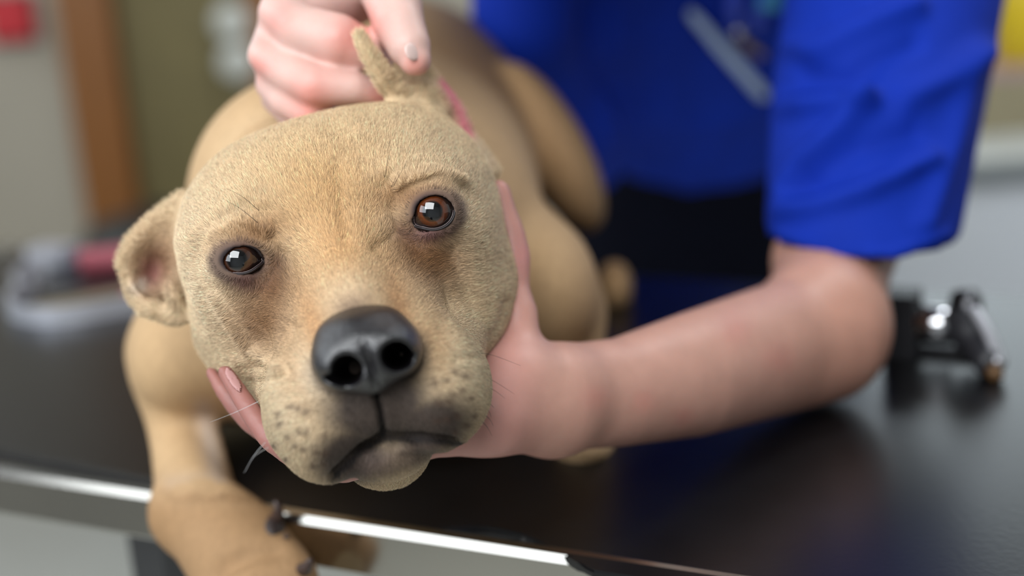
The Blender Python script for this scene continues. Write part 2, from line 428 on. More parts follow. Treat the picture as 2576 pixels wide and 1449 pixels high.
# ---- nail clippers with red grips, left on the mat
zmat = zm
def lay(px, py, h=0.0): return on_z(px, py, zmat + h)
m_pale = mat('satin_silver', lin(190, 190, 196), .3, .7, var=.04)
m_satin = mat('satin_steel', lin(186, 188, 196), .3, .45, var=.04)
m_grip = mat('red_rubber', lin(150, 72, 82), 0.6, var=0.06)
t = empty('nail_clippers', lay(60, 790)); tag(t, 'steel pet nail clippers with dull red grips on the mat, left of the dog', 'clippers')
def ribbon_bm(path, h, th):
    path = [Vector(p) for p in path]; bm = bmesh.new(); rings = []
    for i, p in enumerate(path):
        tg = (path[min(i + 1, len(path) - 1)] - path[max(i - 1, 0)]); tg.z = 0; tg.normalize(); sd = Vector((-tg.y, tg.x, 0)) * th / 2
        rings.append([bm.verts.new(q) for q in (p - sd, p + sd, p + sd + Z * h, p - sd + Z * h)])
    for a, b in zip(rings, rings[1:]):
        for k in range(4): bm.faces.new((a[k], a[(k + 1) % 4], b[(k + 1) % 4], b[k]))
    bm.faces.new(rings[0][::-1]); bm.faces.new(rings[-1]); return bm
bm_obj('lower_arm', ribbon_bm(spline([lay(90, 740), lay(50, 755), lay(24, 785), lay(60, 812), lay(160, 815), lay(340, 786), lay(520, 750)], 8), .0165, .005), m_satin, t, smooth=False, bevel=.0012)
bm_obj('arm', ribbon_bm(spline([lay(120, 688), lay(70, 698), lay(40, 725), lay(60, 752)], 6), .015, .005), m_satin, t, smooth=False, bevel=.0012)
bm_obj('blade_head', box_bm((-.026, -.016, .003), (.024, .016, .022), (lay(142, 668), ta, tb, Z)), m_satin, t, bevel=.004)
bm_obj('grip', tube_bm([lay(x, y, .012) for x, y in ((198, 658), (208, 656), (330, 645), (520, 628))], [.010, .0125, .0125, .012], 12), m_grip, t, smooth=True)
bm_obj('grip', tube_bm([lay(x, y, .008) for x, y in ((315, 750), (330, 748), (480, 730))], [.008, .011, .011], 12), m_grip, t, smooth=True)
bm_obj('spring_plate', tube_bm(spline([lay(85, 778, .006), lay(200, 756, .006), lay(330, 730, .006), lay(430, 712, .006)], 5), .0085, 10, flat=(Z, .5)), mat('brass_plate', lin(160, 148, 126), 0.4, 0.6), t, smooth=True)

# ---- black and silver hand tool at the right
t = empty('hand_tool', lay(2350, 870)); tag(t, 'black and silver hand tool with brown tip on the table, behind the elbow', 'tool')
b_ = lay(2272, 888)
bm_obj('body', box_bm((-.011, -.014, .0), (.011, .014, .047), (b_, ta, tb, Z)), m_dark, t, bevel=.004)
bm_obj('barrel', tube_bm([lay(x, y, .024) for x, y in ((2296, 815), (2304, 815), (2395, 818), (2404, 818))], [.009, .014, .014, .010], 16), m_chrome, t, smooth=True)
bm_obj('base_plate', box_bm((-.028, -.008, .0), (.040, .008, .007), (lay(2345, 884), ta, tb, Z)), m_dark, t, bevel=.003)
bm_obj('head', tube_bm([lay(x, y, .038) for x, y in ((2408, 775), (2414, 775), (2448, 768), (2456, 768))], [.008, .013, .013, .008], 16), m_leg, t, smooth=True)
bm_obj('handle', tube_bm(spline([lay(2415, 800, .030), lay(2455, 862, .018), lay(2498, 928, .008)], 5), [.014] * 5 + [.011] * 5 + [.007], 12), m_dark, t, smooth=True)
bm_obj('lever', tube_bm(spline([lay(2450, 775, .042), lay(2488, 840, .028), lay(2518, 915, .012)], 5), .0050, 10, flat=(Z, .6)), m_pale, t, smooth=True)
bm_obj('tip', tube_bm([lay(2498, 928, .007), lay(2508, 948, .005)], [.007, .0045], 10), mat('brown_tip', lin(90, 62, 30), 0.5), t, smooth=True)

# ================================================================== DOG
HX, HY = 847.0, 595.0
_a = math.radians(13.9); CA, SA = math.cos(_a), math.sin(_a)
def HP(X, Y): return HX + CA * X + SA * Y, HY - SA * X + CA * Y
def HK(X, Y, d): return K(*HP(X, Y), d)
RH = np.array([[CA, -SA, 0], [SA, CA, 0], [0, 0, 1.0]])
def he(X, Y, d, rx, ry, rz, rot=0.0):
    R = RH
    if rot:
        c, s = math.cos(math.radians(rot)), math.sin(math.radians(rot))
        R = np.array([[c, s, 0], [-s, c, 0], [0, 0, 1]]) @ RH
    return ell(HK(X, Y, d), (rx * d / F, ry * d / F, rz), R)
def hc(*pts): return chain([(*HP(p[0], p[1]), p[2], p[3]) for p in pts])
def pe(px, py, d, rx, ry, rz, rot=0.0):
    c, s = math.cos(math.radians(rot)), math.sin(math.radians(rot))
    return ell(K(px, py, d), (rx * d / F, ry * d / F, rz), np.array([[c, s, 0], [-s, c, 0], [0, 0, 1]]))

ADD, SUB = [], []                              # (prim, k)
def add(p, k): ADD.append((p, k))
def sub(p, k): SUB.append((p, k))
# trunk and legs
for c_ in chain([(880, 620, .83, 280), (880, 610, .95, 360)]): add(c_, .04)
add(cone(K(950, 620, .99), .118, K(1005, 325, 1.36), .125), .04)
add(pe(765, 480, .93, 272, 280, .09), .03)                                  # neck, image left
add(pe(830, 830, .96, 400, 260, .09), .05)                                  # chest
add(pe(490, 880, .955, 150, 180, .075, 8), .03)                             # shoulder, image left
add(pe(1370, 730, .985, 136, 190, .08, -8), .02)                            # shoulder, image right
add(pe(1380, 370, 1.22, 90, 240, .07, -30), .012)                           # thigh
add(pe(1545, 725, 1.25, 45, 70, .05), .01)                                  # hind foot
for c_ in chain([(420, 890, .95, 92), (427, 1010, .94, 68), (446, 1110, .925, 68), (478, 1200, .905, 90), (498, 1285, .875, 106), (590, 1390, .85, 130), (660, 1500, .83, 140)]): add(c_, .014)
for c_ in chain([(480, 1290, .875, 100), (600, 1320, .86, 66), (665, 1335, .85, 46)]): add(c_, .012)
for c_ in chain([(600, 1390, .845, 90), (700, 1420, .83, 66), (740, 1450, .82, 54)]): add(c_, .012)
for q_ in ((575, 1560, .825), (640, 1580, .82), (705, 1560, .82), (752, 1510, .82)): add(pe(*q_, 44, 56, .022, -20), .008)
for c_ in chain([(512, 1030, .925, 26), (535, 1110, .915, 27), (550, 1190, .900, 28), (552, 1235, .888, 32)]): add(c_, .006)
for c_ in chain([(420, 1225, .862, 8), (470, 1238, .842, 8), (530, 1228, .850, 8)]): sub(c_, .01)
for c_ in chain([(440, 1180, .868, 6), (500, 1192, .852, 6), (540, 1180, .858, 6)]): sub(c_, .01)
for c_ in chain([(560, 1440, .812, 9), (640, 1390, .812, 9), (690, 1385, .815, 9)]): sub(c_, .012)
for c_ in chain([(1440, 800, 1.0, 80), (1450, 930, .98, 66), (1462, 1090, .945, 60), (1465, 1128, .93, 62)]): add(c_, .02)
add(pe(1462, 1130, .925, 88, 54, .045), .02)
# head
add(he(-118, -46, .772, 260, 238, .072), .03)
add(he(165, -50, .772, 247, 238, .072), .03)
add(he(15, 150, .80, 325, 300, .07), .03)
add(he(10, -60, .742, 285, 205, .054), .03)
for s in (-1, 1):
    add(he(240 * s, -92, .727, 118, 44, .041, 14 * s), .016)                # brow
    add(he((208 if s < 0 else 246) * s, 115 if s < 0 else 150, .762, 142, 225, .062), .03)        # cheek
    add(he((262 if s > 0 else 226) * s, 62, .738, 100, 60, .040), .015)                        # under the eye
# jaw line running from the cheek forward to the lips
for c_ in hc((-290, 165, .765, 90), (-205, 320, .725, 84), (-160, 450, .690, 76)): add(c_, .02)
for c_ in hc((305, 205, .765, 92), (208, 330, .725, 86), (170, 450, .690, 84)): add(c_, .02)
for c_ in hc((0, -30, .708, 92), (0, 100, .680, 80), (2, 225, .640, 84)): add(c_, .016)
for c_ in hc((0, 140, .702, 120), (0, 300, .665, 128)): add(c_, .02)
for s in (-1, 1):
    for c_ in hc((118 * s, 95, .715, 70), (130 * s, 220, .685, 78), (135 * s, 320, .665, 80)): add(c_, .022)
add(he(-146, 425, .668, 132, 164, .040, -14), .016)
add(he(146, 430, .668, 140, 158, .040, 10), .014)
for c_ in hc((-196, 330, .705, 84), (-176, 440, .672, 90), (-158, 505, .662, 74)): add(c_, .012)
for c_ in hc((196, 330, .705, 82), (172, 440, .672, 82)): add(c_, .012)
add(he(0, 405, .652, 105, 112, .025), .014)
add(he(0, 550, .676, 116, 78, .030), .004)                                # chin
for c_ in hc((-10, 540, .71, 110), (0, 420, .78, 150)): add(c_, .02)
for c_ in chain([(560, 850, .770, 58), (618, 955, .758, 52), (672, 1050, .745, 44)]): add(c_, .01)
# ears: image left (folded) then image right (held up)
EARS = []
def adde(p, k): EARS.append((p, k))
adde(pe(400, 655, .790, 84, 138, .022, 18), .01)
for c_ in chain([(462, 505, .775, 26), (400, 548, .772, 24), (335, 612, .768, 24), (312, 658, .768, 20), (330, 710, .770, 17)]): adde(c_, .008)
for c_ in chain([(342, 722, .764, 17), (360, 745, .764, 15)]): adde(c_, .005)
for c_ in chain([(350, 752, .768, 14), (360, 780, .768, 13)]): adde(c_, .004)
for c_ in chain([(385, 778, .766, 24), (430, 792, .770, 26), (462, 787, .775, 24)]): adde(c_, .006)
for c_ in chain([(410, 690, .764, 16), (440, 745, .762, 20), (455, 795, .768, 18)]): adde(c_, .006)
for c_ in chain([(440, 560, .775, 24), (452, 690, .775, 20), (462, 780, .780, 18)]): adde(c_, .008)
EARSUB = [(pe(372, 680, .757, 46, 70, .022, 8), .006), (pe(462, 705, .757, 14, 74, .016, -8), .005), (pe(440, 600, .754, 24, 52, .014, 10), .006)]
for c_ in chain([(905, 92, .752, 14), (930, 140, .754, 21), (965, 195, .758, 25), (1000, 238, .766, 30), (1045, 278, .780, 42)]): adde(c_, .008)
for c_ in chain([(1075, 190, .785, 22), (1110, 235, .792, 26), (1140, 290, .795, 34), (1165, 345, .797, 30), (1205, 395, .797, 28), (1238, 430, .795, 20)]): adde(c_, .008)
adde(pe(1072, 248, .785, 68, 42, .016, 35), .008)
for c_ in chain([(1050, 285, .768, 20), (1085, 292, .768, 25), (1100, 300, .772, 26)]): adde(c_, .008)
EARSUB += [(pe(1062, 268, .760, 24, 11, .014, 10), .005), (pe(985, 205, .748, 9, 15, .010, 30), .004), (pe(1118, 262, .765, 15, 46, .012, -32), .006)]
# eyes: lid bulge, ball cavity, almond opening
EYE = {-1: (602.0, 653.0), 1: (1090.0, 531.0)}
ED = 0.6950; ER = 0.0122
ALM = {-1: (602, 653, 55, 36, 6), 1: (1090, 532, 54, 46, 8)}
def eyeK(s): return K(*EYE[s], ED)
for s in (-1, 1):
    add(ell(eyeK(s), (ER + .0020,) * 3), .008)
    sub(ell(eyeK(s), (ER + .0004,) * 3), .0012)
    x, y, rx, ry, rot = ALM[s]
    sub(pe(x, y, .668, rx * 1.06, ry * 1.06, .030, -rot), .0020)
    for c_ in hc((204 * s, 26, .684, 12), (190 * s, 36, .682, 6)): sub(c_, .006)       # tear corner
sub(he(-68, 318, .600, 40, 60, .03), .01); sub(he(70, 318, .600, 40, 60, .03), .01)
def dog_field(lo, hi, h):
    f = Field(lo, hi, h)
    for p, k in ADD: f.op(p, k)
    for p, k in SUB: f.op(p, k, True)
    e = Field(lo, hi, h)
    for p, k in EARS: e.op(p, k)
    for p, k in EARSUB: e.op(p, k, True)
    k = .006; hh = np.maximum(k - np.abs(f.f - e.f), 0) / k
    f.f = np.minimum(f.f, e.f) - hh * hh * k * .25
    return f
ZS = .8505
hlo = K(250, 40, ZS); hhi = K(1400, 1260, ZS)
fh = dog_field((hlo[0], hlo[1], .585), (hhi[0], hhi[1], ZS), .00100)
Vh, Qh = fh.mesh(2)
blo = (-.275, -.27, ZS - .0025); bhi = (.14, .24, 1.53)
Vb, Qb = dog_field(blo, bhi, .0034).mesh(2)
# the parts of the trunk nearer than the head's grid (paw hanging over the edge)
def clip_lo(V, Q, keep):
    q = Q[keep[Q].all(1)]; used = np.unique(q); re = np.full(len(V), -1); re[used] = np.arange(len(used)); return V[used], re[q]
f2 = dog_field((-.275, .118, .78), (-.05, .24, ZS + .001), .0026)
V2, Q2 = f2.mesh(2)
# head details pushed along the normal, in head coordinates
def headxy(V):
    px, py = project(V); dx, dy = px - HX, py - HY
    return CA * dx - SA * dy, SA * dx + CA * dy
FOLDS = [  # polyline in picture px, width px, height m
    ([(545, 745), (590, 820), (625, 875), (655, 900)], 15, .0034),
    ([(500, 690), (495, 760), (520, 840)], 22, .0014),
    ([(640, 740), (650, 790), (662, 835)], 40, -.0010),                     # hollow under the eye, image left
    ([(1120, 660), (1125, 740), (1120, 830)], 42, -.0016),                  # and image right
    ([(655, 915), (700, 885), (730, 820)], 16, -.0034),
    ([(640, 962), (690, 947), (720, 932)], 14, -.0030),
    ([(600, 905), (660, 912), (705, 925)], 13, .0016),
    ([(760, 700), (790, 760), (790, 840)], 24, .0012),
    ([(1225, 880), (1255, 820), (1275, 760)], 14, -.0022),
    ([(1150, 900), (1215, 900)], 12, -.0014),
    ([(1010, 462), (1080, 438), (1150, 452)], 18, .0032),
    ([(960, 480), (1000, 436), (1060, 415)], 16, -.0010), ([(1000, 432), (1060, 400), (1140, 400)], 12, .0008),
    ([(850, 420), (860, 520), (870, 600)], 24, -.0018), ([(760, 380), (840, 372), (930, 350)], 18, .0008),
    ([(545, 592), (605, 568), (665, 585)], 18, .0030), ([(530, 560), (600, 530), (680, 540)], 18, -.0010),
    ([(1140, 640), (1170, 720), (1195, 800)], 20, -.0012),
    ([(950, 622), (988, 596)], 18, -.0026), ([(722, 645), (738, 705)], 18, -.0026),
    ([(800, 350), (850, 376), (900, 350)], 20, .0007), ([(830, 325), (870, 330)], 22, -.0008),
    ([(962, 1102), (905, 1135), (842, 1196)], 11, -.0075), ([(962, 1100), (1060, 1100), (1155, 1114)], 10, -.0070),
    ([(945, 985), (958, 1040), (966, 1098)], 8, -.0045),
    ([(1010, 1128), (1060, 1122), (1120, 1128)], 12, .0015),
]
NH = vnormals(Vh, Qh); px, py = project(Vh)
disp = np.zeros(len(Vh)); front = np.clip(-NH[:, 2] * 2, 0, 1) * (Vh[:, 2] < .77)
for pts, w, a in FOLDS: disp += a * np.exp(-(dist_poly(px, py, pts) / w) ** 2)
Vh = Vh + NH * (disp * front)[:, None]

# ---- coat colour (pigment, with some shade painted in)
SPOTS = []
for (x, y) in [(735, 1022), (752, 1026), (774, 1034), (755, 1083), (775, 1083), (727, 1096), (745, 1119), (795, 1132), (765, 1126), (720, 1155), (818, 1090), (820, 1135), (790, 1168), (706, 1065), (690, 1120), (705, 1040), (815, 1165),
               (1092, 963), (1117, 957), (1158, 980), (1138, 990), (1124, 1007), (1100, 1010), (1145, 1045), (1120, 1052), (1098, 1056), (1170, 1068), (1180, 1000), (1165, 945), (1140, 935), (1140, 1085), (1190, 1045)]:
    SPOTS.append((x, y))
def coat(V, hair):
    X, Y = headxy(V); px, py = project(V)
    n = len(V); C = np.tile(lin3(216, 188, 150), (n, 1))
    def mixc(col, w):
        nonlocal C
        w = np.clip(w, 0, 1)[:, None]; C = C * (1 - w) + np.asarray(col) * w
    g = lambda x0, y0, sx, sy: np.exp(-((X - x0) / sx) ** 2 - ((Y - y0) / sy) ** 2)
    hd = (V[:, 2] < .80).astype(float)
    mixc(lin3(206, 164, 110), .75 * g(0, -120, 150, 130) * hd)
    mixc(lin3(202, 152, 98), .6 * g(0, 40, 90, 120) * hd)
    for s in (-1, 1):
        mixc(lin3(218, 194, 162), .75 * g(350 * s, 30, 130, 230) * hd)
        mixc(lin3(176, 128, 78), .55 * g(205 * s, -60, 110, 45) * hd)
        mixc(lin3(112, 76, 50), .92 * g(190 * s, 85, 62, 66) * hd)  # brown patches by the eyes, deepened with painted relief shade
        mixc(lin3(136, 96, 62), .9 * g((228 if s < 0 else 222) * s, 128 if s > 0 else 165, 82 if s < 0 else 68, 95 if s < 0 else 84) * hd)
        mixc(lin3(100, 66, 44), .85 * g(168 * s, 36, 44, 56) * hd)
        mixc(lin3(120, 82, 54), .6 * g(205 * s, -52, 75, 26) * hd)  # brow shadow mixed into the colour
        mixc(lin3(196, 138, 84), .6 * g(105 * s, 210, 36, 110) * hd)
        mixc(lin3(190, 138, 86), .5 * g(175 * s, 330, 45, 90) * hd)
        mixc(lin3(214, 194, 164), .75 * g(260 * s, 420, 110, 150) * hd)
    mixc(lin3(214, 188, 156), .7 * g(0, 150, 70, 60) * hd)
    mixc(lin3(216, 198, 172), .7 * g(-140, 330, 40, 70) * hd)
    mixc(lin3(120, 96, 80), .8 * g(-5, 188, 55, 32) * hd)                    # worn patch over the nose
    mus = (V[:, 2] < .70)
    # dark muzzle around the mouth
    dk = np.maximum.reduce([sstep(1.35, .55, np.hypot((X - 0) / 140, (Y - 440) / 120)), sstep(1.35, .5, np.hypot((X + 95) / 105, (Y - 540) / 80)), sstep(1.35, .5, np.hypot((X - 110) / 118, (Y - 515) / 80)), sstep(1.2, .8, np.hypot((X - 5) / 140, (Y - 330) / 100))])
    mixc(lin3(66, 56, 53), dk * .96 * mus)
    ch = np.exp(-((X - 10) / 125) ** 2 - ((Y - 580) / 34) ** 2) * (Y > 540)
    mixc(lin3(104, 88, 80), .8 * np.clip(ch * 1.3, 0, 1) * mus)
    ml = np.minimum(dist_poly(px, py, [(962, 1102), (905, 1135), (842, 1196)]), np.minimum(dist_poly(px, py, [(962, 1100), (1060, 1100), (1155, 1114)]), dist_poly(px, py, [(940, 970), (958, 1040), (966, 1098)])))
    mixc(lin3(36, 31, 31), .95 * np.exp(-(ml / 9) ** 2) * mus)
    for x, y in SPOTS:
        mixc(lin3(84, 62, 50), .75 * np.exp(-((px - x) / 9) ** 2 - ((py - y) / 8) ** 2) * mus)
    # bare dark skin round the eyes
    for s in (-1, 1):
        ex, ey = EYE[s]
        q = np.hypot((px - ex - (8 if s > 0 else -3)) / 82, (py - ey - (4 if s > 0 else 4)) / (70 if s > 0 else 62))
        w = sstep(1.05, .72, q)
        mixc(lin3(88, 66, 62), w * .85 * hd)
        mixc(lin3(112, 78, 76), .8 * np.exp(-((px - ex + 14 * s) / 40) ** 2 - ((py - ey - 58) / 18) ** 2) * hd)
        mixc(lin3(46, 36, 38), sstep(.82, .62, np.hypot((px - ex) / 72, (py - ey) / (58 if s > 0 else 50))) * hd)
    # ears
    inn = np.exp(-((px - 378) / 40) ** 2 - ((py - 685) / 52) ** 2) * (V[:, 2] > .74) * (V[:, 2] < .82)
    mixc(lin3(148, 106, 70), .8 * np.exp(-((px - 410) / 60) ** 2 - ((py - 650) / 80) ** 2) * (V[:, 2] > .752) * (V[:, 2] < .82) * (px < 462))  # shade under the ear flap, put in as brown
    mixc(lin3(146, 98, 88), inn * 1.1)
    mixc(lin3(222, 206, 190), .9 * np.exp(-((px - 350) / 18) ** 2 - ((py - 722) / 18) ** 2))
    pk = np.exp(-(dist_poly(px, py, [(1118, 210), (1150, 270), (1178, 340)]) / 17) ** 2) * (V[:, 2] > .77) * (V[:, 2] < .83)
    mixc(lin3(222, 130, 140), pk)
    mixc(lin3(212, 186, 158), .8 * np.exp(-(dist_poly(px, py, [(1190, 370), (1225, 415)]) / 22) ** 2) * (V[:, 2] > .76) * (V[:, 2] < .83))
    mixc(lin3(205, 165, 118), .65 * sstep(.82, .88, V[:, 2]))
    bd = (V[:, 2] > .86)
    mixc(lin3(208, 188, 170), .95 * np.exp(-(dist_poly(px, py, [(512, 1030), (550, 1200)]) / 26) ** 2) * bd)
    mixc(lin3(206, 182, 156), .6 * np.exp(-(dist_poly(px, py, [(430, 1215), (540, 1210)]) / 24) ** 2) * bd)
    mixc(lin3(190, 146, 98), .5 * (V[:, 2] > 1.08))  # back darkened, its shade put into the coat
    mixc(lin3(160, 120, 80), .8 * sstep(1150, 1300, py) * (V[:, 2] < .95) * (px < 800) * (V[:, 2] > .78))  # lower leg darkened: shade put into the coat against the key light
    mixc(lin3(150, 104, 62), .6 * np.exp(-((px - 560) / 110) ** 2 - ((py - 1010) / 70) ** 2) * bd)  # shadow between leg and chest, painted brown
    return C
m_skin_dog = mat('dog_coat', (1, 1, 1, 1), 0.75, var=0.10, scale=260, bump=0.25, bscale=420, spec=0.25, attr='Col', aniso=(1, 1, .35))
dogw = to_world(K(900, 800, 1.05)[None])[0]
dog = empty('dog', (dogw[0], dogw[1], TOP + .004))
tag(dog, 'tan short-haired dog lying on the black table, head held up to the camera', 'dog')
nV = [len(Vh), len(Vb)]
keep2 = np.ones(len(V2), bool)
VV = np.concatenate([Vh, Vb, V2]); QQ = np.concatenate([Qh, Qb + len(Vh), Q2 + len(Vh) + len(Vb)])
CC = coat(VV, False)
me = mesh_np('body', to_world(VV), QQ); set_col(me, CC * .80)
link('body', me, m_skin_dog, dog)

# ---- nose
fn = Field(HK(-190, 170, .58) - .0, HK(190, 470, .68) + .0, .0006) if False else Field(K(740, 740, .58), K(1110, 1080, .665), .0006)
fn.lo
for p, k in [(he(2, 285, .632, 118, 88, .030), .006), (he(-70, 312, .626, 66, 72, .024), .008), (he(76, 312, .626, 66, 72, .024), .008),
             (he(2, 345, .625, 50, 62, .020), .008), (he(0, 240, .640, 96, 50, .026), .01)]: fn.op(p, k)
for p, k in [(he(-60, 334, .600, 39, 40, .036, 25), .003), (he(70, 330, .600, 39, 40, .036, -25), .003),
             (he(-98, 350, .600, 34, 11, .016, 28), .003), (he(108, 346, .600, 34, 11, .016, -28), .003),
             (he(1, 360, .598, 5, 60, .009), .004)]: fn.op(p, k, True)
Vn, Qn = fn.mesh(2)
m_nose = mat('nose_leather', lin(24, 22, 25), 0.25, var=0.12, scale=500, bump=0.35, bscale=900, spec=1.0, attr='Col')
# nostril floor is part of the same leather, nostril shade painted in near-black, gloss cut too
Xn, Yn = headxy(Vn); pit_shade = np.clip(np.maximum(np.exp(-((Xn + 62) / 34) ** 4 - ((Yn - 334) / 34) ** 4), np.exp(-((Xn - 72) / 34) ** 4 - ((Yn - 330) / 34) ** 4)) * sstep(.606, .613, Vn[:, 2]), 0, 1)[:, None]
me = mesh_np('nose', to_world(Vn), Qn); set_col(me, lin3(24, 22, 25) * (1 - pit_shade) + lin3(6, 5, 5) * pit_shade)
nb_ = m_nose.node_tree.nodes['Principled BSDF']; sx_ = m_nose.node_tree.nodes.new('ShaderNodeAttribute'); sx_.attribute_name = 'nose_gloss'
wa = me.attributes.new('nose_gloss', 'FLOAT', 'POINT'); wa.data.foreach_set('value', (1 - .95 * pit_shade[:, 0]).astype(np.float32))
m_nose.node_tree.links.new(sx_.outputs['Fac'], nb_.inputs['Specular IOR Level'])
link('nose', me, m_nose, dog)['label'] = 'dark grey leathery nose'

# ---- eyes
def iris_mat():
    m = bpy.data.materials.new('eye'); m.use_nodes = True; nt = m.node_tree; b = nt.nodes['Principled BSDF']
    at = nt.nodes.new('ShaderNodeAttribute'); at.attribute_name = 'Col'; nt.links.new(at.outputs['Color'], b.inputs['Base Color'])
    no = nt.nodes.new('ShaderNodeTexNoise'); no.inputs['Scale'].default_value = 700
    mx = nt.nodes.new('ShaderNodeMix'); mx.data_type = 'RGBA'; mx.blend_type = 'MULTIPLY'; mx.inputs['Factor'].default_value = .4
    nt.links.new(at.outputs['Color'], mx.inputs[6]); nt.links.new(no.outputs['Fac'], mx.inputs[7]); nt.links.new(mx.outputs[2], b.inputs['Base Color'])
    b.inputs['Roughness'].default_value = 0.03; b.inputs['Specular IOR Level'].default_value = .6
    b.inputs['Coat Weight'].default_value = 1.0; b.inputs['Coat Roughness'].default_value = 0.0
    return m
m_eye = iris_mat(); m_lid = mat('eyelid_skin', lin(30, 23, 24), 0.5, var=0.15, scale=300, spec=.4)
m_wet = mat('wet_rim', lin(84, 70, 70), 0.15, var=0.05, spec=.7)
for s in (-1, 1):
    bm = bmesh.new(); bmesh.ops.create_uvsphere(bm, u_segments=96, v_segments=64, radius=1)
    me = bpy.data.meshes.new('eye'); bm.to_mesh(me); bm.free()
    co = np.array([v.co[:] for v in me.vertices])
    gz = np.array([0.10, 0.02, -1.0]) if s < 0 else np.array([0.02, 0.06, -1.0]); gz /= np.linalg.norm(gz)
    ang = np.degrees(np.arccos(np.clip(co @ gz, -1, 1)))
    r = 1 + .07 * np.clip(1 - (ang / 40) ** 2, 0, 1)
    Vw = to_world(eyeK(s) + co * ER * r[:, None])
    me.vertices.foreach_set('co', Vw.astype(np.float32).ravel())
    C = np.tile(lin3(34, 24, 22), (len(co), 1))
    def mixe(col, w):
        global C
        C = C * (1 - w[:, None]) + np.asarray(col) * w[:, None]
    mixe(lin3(84, 40, 16) if s > 0 else lin3(62, 34, 22), sstep(41, 33, ang)); mixe(lin3(104, 48, 18) if s > 0 else lin3(66, 38, 24), .6 * sstep(32, 26, ang)); mixe(lin3(8, 8, 10), sstep(25, 21, ang))
    set_col(me, C)
    for p in me.polygons: p.use_smooth = True
    e = link('eye', me, m_eye, dog); e['label'] = 'orange-brown eye with dark lids' if s > 0 else 'darker brown eye in the lower left of the face'
    me.flip_normals() if False else None
    # lids follow the ball: an almond of dark skin
    ex, ey = EYE[s]
    x0_, y0_, rx_, ry_, rot_ = ALM[s]
    cr, sr = math.cos(math.radians(-rot_)), math.sin(math.radians(-rot_))
    def alm(t, k): 
        u, v = rx_ * k * math.cos(t), ry_ * k * math.sin(t)
        for t0, am in ((2.6, .16), (-.25, .06)) if s > 0 else ((.25, .16), (2.75, .10)):
            g_ = am * math.exp(-(((t - t0 + math.pi) % (2 * math.pi) - math.pi) / .26) ** 2); u *= 1 + g_; v *= 1 + g_
        return x0_ + cr * u - sr * v, y0_ + sr * u + cr * v
    def on_ball(x, y, lift):
        dx, dy = (x - ex) / F * ED, (y - ey) / F * ED; R = ER + lift
        rr = math.hypot(dx, dy); zz = math.sqrt(max(R * R - rr * rr, (.35 * R) ** 2))
        return np.array([*(K(x, y, ED - zz)[:2]), ED - zz])
    ex, ey = EYE[s]
    n = 60; bm = bmesh.new(); rings = []
    for lift, sc in ((.0000, .93), (.0006, .955), (.0013, 1.00), (.0015, 1.05), (.0010, 1.10), (-.0006, 1.16)):
        rings.append([bm.verts.new(to_world(on_ball(*alm(2 * math.pi * k / n, sc), lift)[None])[0]) for k in range(n)])
    for a, b in zip(rings, rings[1:]):
        for k in range(n): bm.faces.new((a[k], a[(k + 1) % n], b[(k + 1) % n], b[k]))
    bm_obj('eyelid', bm, m_lid, dog, smooth=True)
    rim = [to_world(on_ball(*alm(math.radians(t), .925), .0005)[None])[0] for t in range(5, 176, 10)]
    bm_obj('tear_line', tube_bm(rim, .00022, 6), m_wet, e, smooth=True)

